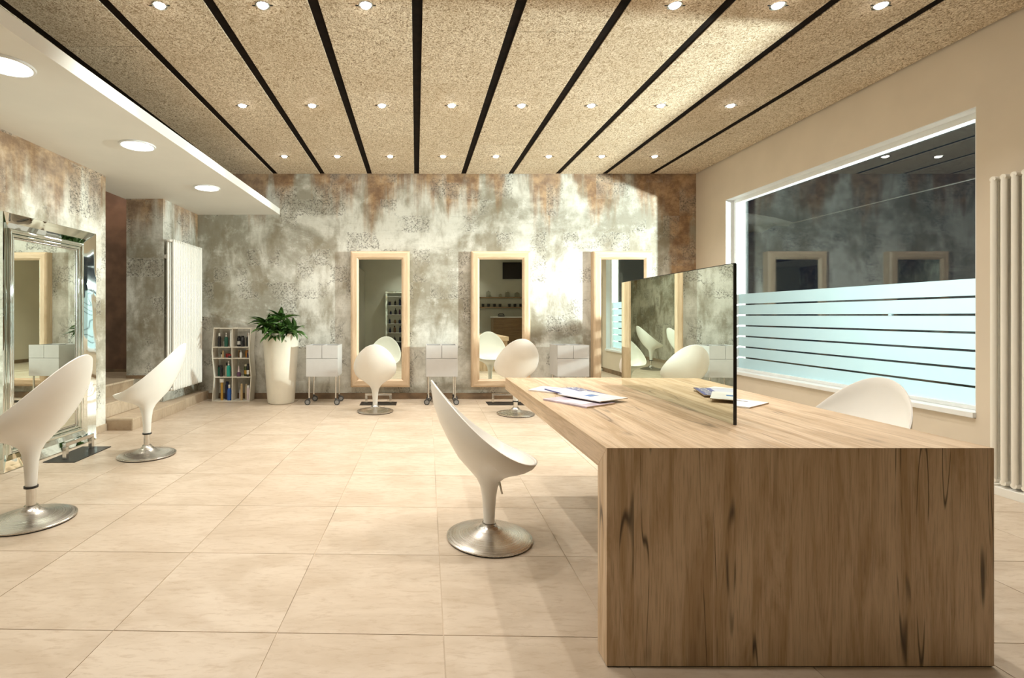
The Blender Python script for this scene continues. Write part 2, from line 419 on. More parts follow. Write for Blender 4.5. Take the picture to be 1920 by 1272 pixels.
structure(B().box(-5.2, -5.05, YR, 7.0, 0.0, 3.4).build('wall_far_left', M['sage']))
# skirtings
structure(B().box(-3.15, XR, YB-0.014, YB, 0, 0.085).build('baseboard_back', M['skirting'], bevel=0.002), 'low brown skirting along the stucco wall')
structure(B().box(XR-0.014, XR, YR, YB-0.014, 0, 0.085).build('baseboard_right', M['skirting'], bevel=0.002), 'low brown skirting under the window')
structure(B().box(XL, XL+0.014, YR, 5.23, 0, 0.075).build('baseboard_left', M['step_tile'], bevel=0.002), 'low stone skirting under the wavy framed mirror')
structure(B().box(-3.607, -3.15+0.012, 6.238, 6.25, 0.415, 0.455).build('baseboard_pillar', M['skirting'], bevel=0.002), 'thin dark skirting at the pillar foot')
structure(B().box(-5.05, -3.607, 6.985, 7.0, 0.415, 0.455).build('baseboard_passage', M['skirting'], bevel=0.002))
# ---- steps to the raised passage
def step(name, x0, x1, y0, y1, z0, z1, label):
    s = structure(B().box(x0, x1-0.012, y0+0.012, y1, z0, z1-0.02).build(name, M['grout']), label)
    n = max(1, round((y1-y0)/0.62)); d = (y1-y0)/n
    for k in range(n):
        B().box(x0, x1, y0+k*d+(0.002 if k else 0), y0+(k+1)*d, z1-0.02, z1).build('tread_tile', M['step_tile'], s, bevel=0.0015)
        B().box(x1-0.012, x1, y0+k*d+(0.002 if k else 0), y0+(k+1)*d, z0, z1-0.021).build('riser_tile', M['step_tile'], s)
    B().box(x0, x1-0.0125, y0, y0+0.012, z0, z1-0.021).build('front_tile', M['step_edge'], s)
    return s
step('floor_step', XL-0.0, -2.955, 5.235, 6.45, 0.0, 0.125, 'lowest stone step beside the stucco wall')
st2 = step('floor_step', -3.52, -3.26, 5.235, 6.25, 0.125, 0.27, 'middle stone step')
structure(B().box(-3.52, -3.235, 5.235, 6.25, 0.0, 0.124).build('floor_step_base', M['step_edge']))
B().box(-3.15, -2.99, 6.46, YB, 0.0, 0.12).build('floor_plinth', M['step_tile'])
structure(bpy.data.objects['floor_plinth'], 'low stone plinth under the white radiator')
ufl = structure(B().box(-5.05, -3.52, 5.235, 7.0, 0.0, 0.395).build('floor_upper', M['step_edge']), 'raised passage floor')
for k, (a, b) in enumerate(((5.235, 5.82), (5.823, 6.41), (6.413, 7.0))):
    for q, (c, d) in enumerate(((-5.05, -4.35), (-4.347, -3.61), (-3.607, -3.508))):
        if q == 2 and k > 0: 
            if k == 1: b2 = 6.25
            else: continue
        else: b2 = b
        B().box(c, d, a, b2, 0.395, 0.415).build('tread_tile', M['step_tile'], ufl, bevel=0.0015)
# ---- ceiling deck, wood-wool boards, soffit
ce = structure(B().box(-5.2, 4.3, -2.8, 7.44, 3.40, 3.5).build('ceiling', M['deck']), 'dark ceiling hung with straw-coloured wood-wool boards')
B().box(XL, XR, YR, YB, 3.30, 3.398).build('backing', M['deck'], ce)
PITCH = 0.6755; G0 = 0.008; GW = 0.070
edges = [XL+0.01] + [G0+PITCH*k for k in range(-4, 6)] + [XR-0.03]
joints = [[2.2, 4.6], [1.4, 3.8, 6.1], [2.3, 4.74], [0.9, 3.3, 5.7], [0.9, 3.27, 5.65], [2.0, 4.4, 6.7], [1.2, 3.6, 6.0], [2.4, 4.8], [1.85, 4.28, 6.6], [0.75, 3.15, 5.55], [1.5, 3.9, 6.3]]
for k in range(len(edges)-1):
    x0 = edges[k] + (GW/2 if k else 0); x1 = edges[k+1] - (GW/2 if k < len(edges)-2 else 0)
    ys = [YR+0.02] + joints[k] + [YB-0.03]
    for a, b in zip(ys[:-1], ys[1:]):
        B().box(x0, x1, a+0.0015, b-0.0015, ZC+random.uniform(-0.0012, 0.0012), ZC+0.05).build('ceiling_board', M['woodwool'], ce, bevel=0.002)
for xg in edges[1:-1]:
    B().box(xg-GW/2+0.001, xg+GW/2-0.001, YR+0.02, YB-0.03, ZC+0.006, ZC+0.04).build('batten', M['batten'], ce, bevel=0.001)
def edge_x(y): return -1.965 + 0.0234*(y-YB)
sof = structure(B().prism([(XL, YR), (edge_x(YR), YR), (edge_x(YB), YB), (-3.63, YB), (-3.63, 5.24), (XL, 5.24)], ZS, ZS+0.09).build('ceiling_soffit', M['white_paint'], bevel=0.002), 'white lowered ceiling slab with round downlights')
# ---- window
win = bpy.data.objects.new('window_1', None); COL.objects.link(win); structure(win, 'large dark window with frosted striped lower half')
fx0, fx1 = XR+0.10, XR+0.17
fw = 0.055
B().box(fx0, fx1, WY0, WY0+fw, WZ0, WZ1).build('window_frame', M['window_white'], win, bevel=0.003)
B().box(fx0, fx1, WY1-fw, WY1, WZ0, WZ1).build('window_frame', M['window_white'], win, bevel=0.003)
B().box(fx0, fx1, WY0+fw, WY1-fw, WZ1-fw, WZ1).build('window_frame', M['window_white'], win, bevel=0.003)
B().box(fx0, fx1, WY0+fw, WY1-fw, WZ0, WZ0+0.03).build('window_frame', M['window_white'], win, bevel=0.003)
# white reveal lining
B().box(XR+0.001, fx0-0.001, WY1-0.006, WY1-0.0005, WZ0, WZ1-0.007).build('reveal', M['window_white'], win)
B().box(XR+0.001, fx0-0.001, WY0, WY1, WZ1-0.006, WZ1-0.0005).build('reveal', M['window_white'], win)
B().box(XR+0.001, fx0-0.001, WY0+0.0005, WY0+0.006, WZ0, WZ1-0.007).build('reveal', M['window_white'], win)
B().box(XR-0.025, fx0+0.02, WY0-0.0, WY1-0.0, WZ0-0.04, WZ0-0.001).build('window_sill', M['window_white'], win, bevel=0.004)
gx = XR+0.14
B().box(gx, gx+0.008, WY0+fw, WY1-fw, WZ0+0.03, WZ1-fw).build('pane', M['glass'], win)
z0f, z1f, nb = WZ0+0.03, 1.477, 7
pit = (z1f-z0f)/nb
for k in range(nb):
    a = z0f+k*pit+(0.009 if k else 0); b = z0f+(k+1)*pit-(0.009 if k < nb-1 else 0)
    bb = B(); n = 0
    bb.v = [(gx-0.003, WY0+fw, a), (gx-0.003, WY1-fw, a), (gx-0.003, WY1-fw, b), (gx-0.003, WY0+fw, b)]; bb.f = [(0, 1, 2, 3)]
    bb.build('frosted_band', M['film'], win)
bb = B(); bb.v = [(gx-0.0025, 4.41, z0f+5*pit-0.007), (gx-0.0025, 4.44, z0f+5*pit-0.007), (gx-0.0025, 4.44, z0f+5*pit+0.007), (gx-0.0025, 4.41, z0f+5*pit+0.007)]; bb.f = [(0, 1, 2, 3)]
bb.build('frosted_bridge', M['film'], win)
# ---- outside
structure(B().box(4.3, 14, -8, 18, -0.3, -0.15).build('ground_street', M['asphalt']), 'dark ground outside the window')
aw = thing('awning', 'dim canvas awning edge outside the dark window', 'awning', (5.5, 3.0, 2.5))
B().tube([(0, 0, 0.05), (0, 4.4, 0.05)], 0.006, 8).build('front_bar', M['rubber'], aw)
bb = B()
for i in range(9):
    y = 4.3+i*0.14; s = 0.05*math.sin(i*2.1)
    for j in range(4): bb.v.append((-0.9+j*0.3, y, 0.05+0.16*(3-j)/3+s*(1-j/3)+(0.03*math.sin(i*1.7+j))))
for i in range(8):
    for j in range(3): a = i*4+j; bb.f.append((a, a+1, a+5, a+4))
bb.build('canvas', M['canvas'], aw, smooth=True)
fld = thing('flood_lamp', 'tall flood lamp shining in from the street', 'lamp', (6.30, 3.9, -0.15))
B().lathe([(0.11, 0), (0.11, 0.02), (0.035, 0.04), (0.03, 1.93)], 16).build('pole', M['black'], fld, smooth=True)
B().box(-0.06, 0.05, -0.13, 0.13, 1.93, 2.11).build('housing', M['black'], fld, bevel=0.008)
B().box(-0.064, -0.0605, -0.11, 0.11, 1.95, 2.09).build('lens', M['flood_on'], fld)
spot('flood_light', fld, (-0.11, 0, 2.02), FLOOD_W, FLOOD_COL, 165, 0.3, 0.07, (0, math.radians(90), 0))

# ================================================================== LAMPS
rows = [(6.41, range(8), 'row nearest the stucco back wall'), (4.86, range(8), 'middle row of the ceiling'), (3.29, (0, 1, 2, 5, 6, 7), 'row nearest the camera'),
        (2.5, (4, 5, 6), 'added row over the desk top'), (1.75, (0, 1, 2), 'added row above the desk front'), (-1.9, (2, 5), 'added row above the reception')]  # these three unseen rows are added to brighten desk, near floor and reception
ordn = ['first', 'second', 'third', 'fourth', 'fifth', 'sixth', 'seventh', 'eighth']
ring = B()
seg = 20
for r, z in ((0.036, 0.0), (0.041, -0.004), (0.047, -0.004), (0.050, 0.0)):
    for i in range(seg): a = 2*math.pi*i/seg; ring.v.append((r*math.cos(a), r*math.sin(a), z))
for j in range(4):
    for i in range(seg):
        a = j*seg+i; b = j*seg+(i+1) % seg; j2 = (j+1) % 4
        ring.f.append((a, b, j2*seg+(i+1) % seg, j2*seg+i))
ring_me = ring.mesh('trim_ring', M['chrome'], smooth=True)
bulb_me = B().lathe([(0.008, -0.017), (0.020, -0.014), (0.029, -0.008), (0.0345, 0.0)], 20).mesh('bulb', M['lamp_on'], smooth=True)
tab_me = B().box(-0.009, 0.009, -0.004, 0.004, -0.003, 0).mesh('spring_clip', M['black'])
for y, ks, rname in rows:
    for n, k in enumerate(ks):
        x = G0 + PITCH*(-2.5+k)
        t = thing('ceiling_spotlight', f'lit recessed spotlight, {ordn[n]} from left in the {rname}', 'spotlight', (x, y, ZC-0.002), 0, 'recessed spotlights in the wood-wool ceiling')
        link('trim_ring', ring_me, t); link('bulb', bulb_me, t)
        link('spring_clip', tab_me, t, (0.058, 0, 0)); link('spring_clip', tab_me, t, (-0.058, 0, 0))
        spot('spot_light', t, (0, 0, -0.05), SPOT_W, SPOT_COL, 104, 0.85, 0.028)
dring = B()
for r, z in ((0.122, 0.0), (0.125, -0.012), (0.138, -0.012), (0.142, 0.0)):
    for i in range(40): a = 2*math.pi*i/40; dring.v.append((r*math.cos(a), r*math.sin(a), z))
for j in range(4):
    for i in range(40):
        j2 = (j+1) % 4; dring.f.append((j*40+i, j*40+(i+1) % 40, j2*40+(i+1) % 40, j2*40+i))
dr_me = dring.mesh('trim_ring', M['window_white'], smooth=True)
dd_me = B().lathe([(0.118, -0.010), (0.122, -0.002)], 40).mesh('diffuser', M['down_on'])
for y, lab in ((5.70, 'round lit downlight in white soffit, nearest the stucco back wall'), (4.28, 'round lit downlight in white soffit, middle one of three'),
               (2.91, 'round lit downlight in white soffit, cut by the left photo edge'), (1.5, 'round lit downlight in white soffit, nearest the camera')):
    t = thing('soffit_downlight', lab, 'downlight', (-2.375, y, ZS-0.001), 0, 'round downlights in the white soffit')
    link('trim_ring', dr_me, t); link('diffuser', dd_me, t)
    spot('down_light', t, (0, 0, -0.02), DOWN_W, DOWN_COL, 165, 0.6, 0.10)

t = thing('passage_downlight', 'round ceiling lamp in the raised passage behind the pillar', 'downlight', (-4.25, 6.3, 3.399))
link('trim_ring', dr_me, t); link('diffuser', dd_me, t)
spot('passage_light', t, (0, 0, -0.03), 26.0, (1.0, 0.86, 0.70), 160, 0.6, 0.10)

# ================================================================== WOOD FRAMED MIRRORS
def frame_rails(parent, W, H, prof, mats, name='frame_rail', smooth=False, tf=None):
    """mitred frame; prof = closed list of (inset from outer edge, height above wall); local plane x (right), z (up), front -y"""
    cs = lambda d: [(-W/2+d, d), (W/2-d, d), (W/2-d, H-d), (-W/2+d, H-d)]
    out = []
    for sdx in range(4):
        bb = B(); k = len(prof)
        for e in (sdx, (sdx+1) % 4):
            for d, hh in prof:
                x, z = cs(d)[e]; q = (x, -hh, z); bb.v.append(tf(q) if tf else q)
        for i in range(k): bb.f.append((i, (i+1) % k, k+(i+1) % k, k+i))
        bb.f.append(tuple(range(k))[::-1]); bb.f.append(tuple(range(k, 2*k)))
        out.append(bb.build(name, mats[sdx % 2], parent, smooth=smooth))
    return out
mir = [(-0.51, 'oak framed wall mirror behind the chair nearest the potted plant'), (1.207, 'middle oak framed wall mirror, between two grey trolleys'), (2.94, 'oak framed wall mirror nearest the window, partly behind the desk mirror')]
wprof = [(0, 0.0), (0, 0.098), (0.012, 0.112), (0.03, 0.118), (0.088, 0.118), (0.108, 0.104), (0.116, 0.098), (0.116, 0.0)]
for x, lab in mir:
    t = thing('wall_mirror', lab, 'mirror', (x, YB-0.002, 0.18), 0, 'oak framed mirrors on the stucco wall')
    frame_rails(t, 0.84, 1.935, wprof, (M['frame_x'], M['frame_z']))
    B().box(-0.42+0.1165, 0.42-0.1165, -0.092, -0.07, 0.1165, 1.935-0.1165).build('mirror_glass', M['mirror'], t)

# wavy mirror on the left wall: stands on the floor, local x -> -Y.. built rotated
t = thing('standing_mirror', 'tall standing mirror in a wavy silver mirrored frame', 'mirror', (XL+0.034, 4.335, 0.002), math.pi/2-0.022)
W, H = 1.07, 1.99
rim = [(0, 0.0), (0, 0.086), (0.004, 0.090), (0.03, 0.074), (0.07, 0.050), (0.108, 0.034), (0.108, 0.0)]
frame_rails(t, W, H, rim, (M['mirror_wavy'], M['mirror_wavy']), 'frame_facet')
def bead(c0, hh, r, n=7):
    return [(c0-r, 0.0)] + [(c0-r*math.cos(math.pi*i/n), hh+r*math.sin(math.pi*i/n)) for i in range(n+1)] + [(c0+r, 0.0)]
frame_rails(t, W, H, bead(0.1260, 0.030, 0.0175), (M['mirror_wavy'], M['mirror_wavy']), 'frame_bead', smooth=True)
frame_rails(t, W, H, bead(0.1565, 0.022, 0.0125), (M['mirror_wavy'], M['mirror_wavy']), 'frame_bead', smooth=True)
frame_rails(t, W, H, bead(0.1780, 0.014, 0.0085), (M['chrome'], M['chrome']), 'frame_bead', smooth=True)
B().box(-W/2+0.18, W/2-0.18, -0.014, -0.004, 0.18, H-0.18).build('mirror_glass', M['mirror'], t)

# ================================================================== CHAIRS
LV = [  # front x, front z, back x, back z, half width, side z
 (0.2545, 0.425, -0.314, 0.853, 0.265, 0.555),
 (0.248, 0.414, -0.3115, 0.800, 0.2645, 0.535),
 (0.236, 0.400, -0.299, 0.721, 0.254, 0.495),
 (0.206, 0.384, -0.265, 0.625, 0.226, 0.452),
 (0.172, 0.371, -0.222, 0.535, 0.188, 0.418),
 (0.130, 0.358, -0.168, 0.442, 0.140, 0.383),
 (0.092, 0.342, -0.112, 0.378, 0.098, 0.350),
 (0.063, 0.317, -0.070, 0.330, 0.066, 0.318),
 (0.047, 0.280, -0.048, 0.285, 0.047, 0.280),
 (0.038, 0.230, -0.038, 0.230, 0.038, 0.230),
 (0.033, 0.165, -0.033, 0.165, 0.033, 0.165),
 (0.029, 0.088, -0.029, 0.088, 0.029, 0.088)]
def ring_pts(l, seg, shrink=0.0, dz=0.0):
    xf, zf, xb, zb, wd, zs = l; out = []
    for i in range(seg):
        a = 2*math.pi*i/seg; c, s_ = math.cos(a), math.sin(a)
        x = (xf+xb)/2 + ((xf-xb)/2-shrink)*c; y = (wd-shrink)*s_
        z = zs + (zf-zb)/2*c + ((zf+zb)/2-zs)*c*c + dz
        out.append((x, y, z))
    return out
def shell_mesh():
    seg = 56; bb = B(); rings = []
    seat = [(0.10, 0.372, -0.13, 0.405, 0.105, 0.384), (0.05, 0.374, -0.06, 0.381, 0.05, 0.376), (0.012, 0.3745, -0.014, 0.376, 0.012, 0.375)]
    for l in reversed(seat): rings.append(ring_pts(l, seg))
    for l in reversed(LV[1:5]): rings.append(ring_pts(l, seg, 0.011, 0.008))
    rings.append(ring_pts(LV[0], seg, 0.010, -0.004)); rings.append(ring_pts(LV[0], seg, 0.0065, 0.003)); rings.append(ring_pts(LV[0], seg, 0.0, 0.0))
    for l in LV[1:]: rings.append(ring_pts(l, seg))
    for r in rings: bb.v += r
    for j in range(len(rings)-1):
        for i in range(seg): bb.f.append((j*seg+i, j*seg+(i+1) % seg, (j+1)*seg+(i+1) % seg, (j+1)*seg+i))
    n = len(bb.v)
    bb.f.append(tuple(range(seg))[::-1]); bb.f.append(tuple(range(n-seg, n)))
    return bb.mesh('shell', M['shell'], smooth=True)
SH = shell_mesh()
base_me = B().lathe([(0.222, 0.004), (0.228, 0.008), (0.228, 0.013), (0.215, 0.019), (0.17, 0.027), (0.12, 0.037), (0.08, 0.049), (0.055, 0.062), (0.040, 0.078), (0.034, 0.09)], 56).mesh('base', M['steel'], smooth=True)
foot_me = B().lathe([(0.222, 0.0), (0.224, 0.004)], 48).mesh('floor_ring', M['rubber'])
col_me = B().lathe([(0.036, 0), (0.036, 0.012)], 28).mesh('collar', M['black'], smooth=True)
lev_me = B().tube([(0.03, -0.036, 0.335), (0.045, -0.055, 0.318), (0.056, -0.066, 0.262)], [0.007, 0.006, 0.005], 8).mesh('lever', M['chrome'], smooth=True)
def chair(x, y, rz, lift, label, lever=False):
    t = thing('swivel_chair', label, 'chair', (x, y, 0), rz, 'white egg-shaped swivel chairs')
    link('shell', SH, t, (0, 0, lift))
    link('base', base_me, t); link('floor_ring', foot_me, t)
    link('collar', col_me, t, (0, 0, 0.077+lift))
    if lift > 0.01: B().lathe([(0.025, 0.085), (0.025, 0.085+lift)], 24).build('piston', M['chrome'], t, smooth=True)
    if lever: link('lever', lev_me, t, (0, 0, lift))
    return t
PI = math.pi
chair(-2.255, 2.94, PI+0.05, 0.115, 'white egg-shaped swivel chair cut off by the left photo edge')
chair(-2.31, 4.31, PI+0.12, 0.105, 'white egg-shaped swivel chair before the white radiator and steps')
chair(-0.51, 6.27, PI/2+0.06, 0.0, 'white egg-shaped swivel chair facing the mirror nearest the plant')
chair(1.21, 6.10, 1.62, 0.075, 'white egg-shaped swivel chair turned before the middle wall mirror')
chair(0.393, 2.70, 0.06, 0.0, 'white egg-shaped swivel chair with lever, at the open floor side of the desk', True)
chair(2.29, 2.72, PI+0.22, 0.0, 'white egg-shaped swivel chair between the desk and the window')
chair(2.72, 6.02, PI/2-0.3, 0.06, 'white egg-shaped swivel chair seen only in the mirrors near the window')

# ================================================================== DESK
dk = thing('desk', 'large oak waterfall desk with mirror panel standing on it', 'desk', (1.31, 2.675, 0))
dx, dy0, dy1, dz, th = 0.66, -0.965, 0.975, 0.748, 0.085
bb = B()   # top with mitred near edge
bb.v = [(-dx, dy0, dz), (dx, dy0, dz), (dx, dy1, dz), (-dx, dy1, dz), (-dx, dy0+th, dz-th), (dx, dy0+th, dz-th), (dx, dy1, dz-th), (-dx, dy1, dz-th)]
bb.f = [(0, 1, 2, 3), (4, 7, 6, 5), (0, 4, 5, 1), (1, 5, 6, 2), (2, 6, 7, 3), (3, 7, 4, 0)]
bb.build('desk_top', M['oak_y'], dk, bevel=0.0012)
bb = B()
bb.v = [(-dx, dy0, 0.004), (dx, dy0, 0.004), (dx, dy0, dz-0.0006), (-dx, dy0, dz-0.0006), (-dx, dy0+th, 0.004), (dx, dy0+th, 0.004), (dx, dy0+th, dz-th-0.0006), (-dx, dy0+th, dz-th-0.0006)]
bb.f = [(0, 1, 2, 3), (4, 7, 6, 5), (0, 4, 5, 1), (1, 5, 6, 2), (2, 6, 7, 3), (3, 7, 4, 0)]
bb.build('desk_panel', M['oak_z'], dk, bevel=0.0012)
B().box(-dx+0.004, dx-0.004, dy0+0.004, dy0+th-0.004, 0.0, 0.004).build('foot_strip', M['black'], dk)
B().box(0.04, dx, dy1-0.26, dy1-0.26+th, 0.0, dz-th-0.001).build('rear_leg', M['oak_z'], dk, bevel=0.0012)
dm = thing('desk_mirror', 'frameless mirror panel standing upright along the middle of the desk', 'mirror', (1.328, 2.665, dz+0.001), -0.02)
B().box(-0.0055, 0.0055, -0.592, 0.592, 0.0, 0.665).build('mirror_glass', M['mirror'], dm)
B().box(-0.0062, 0.0062, -0.596, -0.5925, 0.0, 0.666).build('edge_strip', M['black'], dm)
B().box(-0.0062, 0.0062, -0.5925, 0.592, 0.6652, 0.668).build('edge_strip', M['black'], dm)

# ---- magazines
def magazine(name, label, x, y, z, rz, w_, h_, t_, cover, prints, tilt=0.0):
    m = thing(name, label, 'magazine', (x, y, z), rz)
    m.rotation_euler = (tilt, 0, rz)
    bb = B(); n = 10
    for zz in (0, 1):
        for i in range(n+1):
            u = i/n; X = -w_/2+w_*u
            for s_ in (-1, 1): bb.v.append((X*0.995, s_*h_/2*0.995, (t_-0.0012)*zz+0.0004))
    k = 2*(n+1)
    for i in range(n):
        a = 2*i; bb.f += [(a, a+1, a+3, a+2), (k+a, k+a+2, k+a+3, k+a+1), (a, a+2, k+a+2, k+a), (a+1, k+a+1, k+a+3, a+3)]
    bb.f += [(0, k, k+1, 1), (2*n, 2*n+1, k+2*n+1, k+2*n)]
    bb.build('pages', M['paper'], m)
    B().box(-w_/2, w_/2, -h_/2, h_/2, t_-0.0008, t_).build('cover', cover, m)
    B().box(-w_/2, -w_/2+0.0012, -h_/2, h_/2, 0.0, t_-0.0009).build('spine', cover, m)
    for (x0, x1, y0, y1, mt) in prints:
        B().box(x0*w_/2, x1*w_/2, y0*h_/2, y1*h_/2, t_+0.0001, t_+0.0004).build('print', mt, m)
    return m
def lettering(parent, txt, size, loc, rz, mat, name='title'):
    cu = bpy.data.curves.new('title', 'FONT'); cu.body = txt; cu.size = size; cu.extrude = 0.0002; cu.align_x = 'CENTER'; cu.align_y = 'CENTER'
    tmp = bpy.data.objects.new('tmp_title', cu); COL.objects.link(tmp)
    dg = bpy.context.evaluated_depsgraph_get(); me = bpy.data.meshes.new_from_object(tmp.evaluated_get(dg))
    bpy.data.objects.remove(tmp); me.materials.clear(); me.materials.append(mat)
    o = link(name, me, parent, loc); o.rotation_euler = (0, 0, rz); return o
DT = dz+0.0005
mg = magazine('magazine', 'thick white magazine at the back of the pile on the desk', 0.84, 3.00, DT, 0.9, 0.20, 0.27, 0.008, M['cover_white'], [(0.2, 0.9, -0.95, -0.6, M['ink_orange'])])
mg = magazine('magazine', 'lilac magazine at the bottom front of the pile on the desk', 0.845, 2.615, DT, 0.56, 0.215, 0.285, 0.008, M['cover_lilac'], [(-0.7, 0.1, -0.6, 0.3, M['cover_white']), (0.2, 0.8, 0.2, 0.8, M['ink_dark'])])
mg = magazine('magazine', 'blue magazine with pale lettering in the pile on the desk', 0.915, 2.885, DT+0.0085, 0.29, 0.22, 0.30, 0.0065, M['cover_blue'], [(-0.98, 0.2, -0.9, 0.9, M['ink_pale'])])
lettering(mg, 'CLIVADOS', 0.062, (0.072, 0.0, 0.0070), PI/2, M['cover_white'])
mg = magazine('magazine', 'white magazine with a blue square, on top of the pile', 0.945, 2.695, DT+0.0162, 0.53, 0.215, 0.285, 0.0045, M['cover_white'], [(-0.30, 0.35, -0.12, 0.24, M['ink_blue']), (-0.7, 0.7, -0.75, -0.72, M['ink_pale'])], 0.0)
mg = magazine('magazine', 'white magazine with small pictures on the window side of the desk', 1.625, 2.615, DT, 0.62, 0.235, 0.29, 0.007, M['cover_white'], [(0.35, 0.55, -0.5, 0.45, M['ink_dark']), (-0.2, 0.1, 0.2, 0.8, M['ink_brown']), (-0.7, -0.2, -0.6, 0.0, M['ink_pale']), (0.62, 0.72, -0.2, 0.8, M['ink_brown'])])

# ================================================================== TROLLEYS
def trolley(x, label):
    t = thing('salon_trolley', label, 'trolley', (x, 6.88, 0), 0, 'grey drawer trolleys along the stucco wall')
    wv, d0, d1, zb, zt = 0.21, -0.20, 0.20, 0.385, 0.80
    bb = B(); p = 0.012
    bb.box(-wv, -wv+p, d0+0.02, d1, zb, zt).box(wv-p, wv, d0+0.02, d1, zb, zt).box(-wv+p, wv-p, d1-p, d1, zb, zt).box(-wv+p, wv-p, d0+0.02, d1-p, zb, zb+p).box(-wv+p, wv-p, d0+0.02, d1-p, zt-0.05, zt-0.04)
    bb.build('carcass', M['trolley'], t)
    B().box(-0.006, 0.006, d0+0.02, d1-p, zt-0.039, zt-0.002).build('tray_divider', M['trolley'], t)
    for s_ in (-1, 1):
        a, b = sorted((s_*0.012, s_*(wv-p-0.004)))
        B().box(a, b, d0+0.03, d1-p-0.004, zt-0.039, zt-0.012).build('tray', M['trolley_in'], t, bevel=0.002)
        a, b = sorted((s_*0.0025, s_*wv))
        B().box(a, b, d0, d0+0.0195, zb+0.243, zt+0.004).build('drawer', M['trolley'], t, bevel=0.002)
    B().box(-wv, wv, d0, d0+0.0195, zb, zb+0.239).build('drawer', M['trolley'], t, bevel=0.002)
    for sx in (-1, 1):
        for sy in (-1, 1):
            lx, ly = sx*(wv-0.032), (d0+0.045 if sy < 0 else d1-0.045)
            lg = B().lathe([(0.011, 0.085), (0.011, zb-0.001)], 12, (lx, ly, 0)).build('leg', M['chrome'], t, smooth=True)
            B().lathe([(0.014, 0.072), (0.014, 0.095)], 12, (lx, ly, 0)).build('caster_stem', M['rubber'], lg, smooth=True)
            ox_ = 0.022*sx if sx*sy > 0 else 0.016
            pr = [(0.036, -0.012), (0.039, -0.008), (0.039, 0.008), (0.036, 0.012)]
            q = B().lathe(pr, 22); q.v = [(lx+ox_+a, ly+c, 0.039+b) for a, b, c in q.v]; q.build('caster_wheel', M['rubber'], lg, smooth=True)
            q = B().lathe([(0.026, -0.0135), (0.026, 0.0135)], 18); q.v = [(lx+ox_+a, ly+c, 0.039+b) for a, b, c in q.v]; q.build('caster_hub', M['caster_hub'], lg)
    return t
trolley(-1.253, 'light grey drawer trolley on casters beside the potted plant')
trolley(0.345, 'light grey drawer trolley between the first two wall mirrors')
trolley(2.095, 'light grey drawer trolley behind the far end of the desk')

# ================================================================== FOOTRESTS
def footrest(x, y, rz, label):
    t = thing('footrest', label, 'footrest', (x, y, 0), rz, 'steel footrests on black plates')
    B().box(-0.245, 0.245, -0.13, 0.13, 0.0, 0.006).build('plate', M['black'], t, bevel=0.001)
    for s_ in (-1, 1): B().box(s_*0.165-0.016, s_*0.165+0.016, -0.016, 0.016, 0.0065, 0.112).build('post', M['chrome'], t, bevel=0.002)
    B().box(-0.181, 0.181, -0.016, 0.016, 0.1125, 0.142).build('bar', M['chrome'], t, bevel=0.003)
footrest(-0.51, 6.83, 0, 'steel bar footrest on black plate under the mirror nearest the plant')
footrest(1.21, 6.83, 0, 'steel bar footrest on black plate under the middle wall mirror')
footrest(2.94, 6.83, 0, 'steel bar footrest on black plate hidden behind the desk')
footrest(-2.912, 4.335, PI/2, 'steel bar footrest on black plate before the wavy framed mirror')

# ================================================================== RADIATORS
def radiator(name, label, x, y0, n, pitch, z0, z1, depth, r, face, mat):
    """column radiator on a wall of constant x; face=+1 looks to +x"""
    t = thing(name, label, 'radiator', (x, y0, z0), 0)
    Hh = z1-z0
    bb = B()
    xs = [face*r, face*(depth-r)] if depth < 0.12 else [face*r, face*depth/2, face*(depth-r)]
    for xx in xs:
        bb.tube([(xx, 0, 0.03), (xx, 0, 0.055), (xx, 0, Hh-0.055), (xx, 0, Hh-0.03)], [r*0.8, r, r, r*0.8], 12)
    for zz in (0.03, Hh-0.03):
        bb.tube([(face*r*0.4, 0, zz), (face*(depth-r*0.4), 0, zz)], [r*1.05, r*1.05], 12)
        bb.tube([(face*depth/2, -pitch*0.49, zz), (face*depth/2, pitch*0.49, zz)], r*1.15, 12)
    me = bb.mesh('radiator_column', mat, smooth=True)
    for k in range(n): link('radiator_column', me, t, (0, pitch*(k+0.5), 0))
    B().tube([(face*depth/2, 0, 0.03), (face*depth/2, -0.035, 0.03)], 0.016, 10).build('valve', M['chrome'], t, smooth=True)
    B().tube([(face*depth/2, 0, Hh-0.03), (face*depth/2, -0.02, Hh-0.03)], 0.014, 10).build('plug', mat, t, smooth=True)
    for k in (1.0, n-1.0):
        B().box(-face*0.035 if face > 0 else -face*0.0, 0 if face > 0 else 0.035, pitch*k-0.012, pitch*k+0.012, Hh-0.25, Hh-0.2).build('bracket', mat, t)
    return t
radiator('column_radiator', 'tall white column radiator on the ornamented pillar beside the steps', -3.112, 6.24, 18, 0.0465, 0.25, 2.165, 0.105, 0.0172, 1, M['radiator'])
radiator('column_radiator', 'tall cream column radiator beside the window at the right photo edge', 4.005, 2.70, 12, 0.0595, 0.06, 2.15, 0.125, 0.0175, -1, M['radiator_w'])
structure(B().box(3.88, XR-0.015, 2.66, 3.46, 0.0, 0.055).build('trim_1', M['white_paint'], bevel=0.003), 'white plinth below the cream radiator')

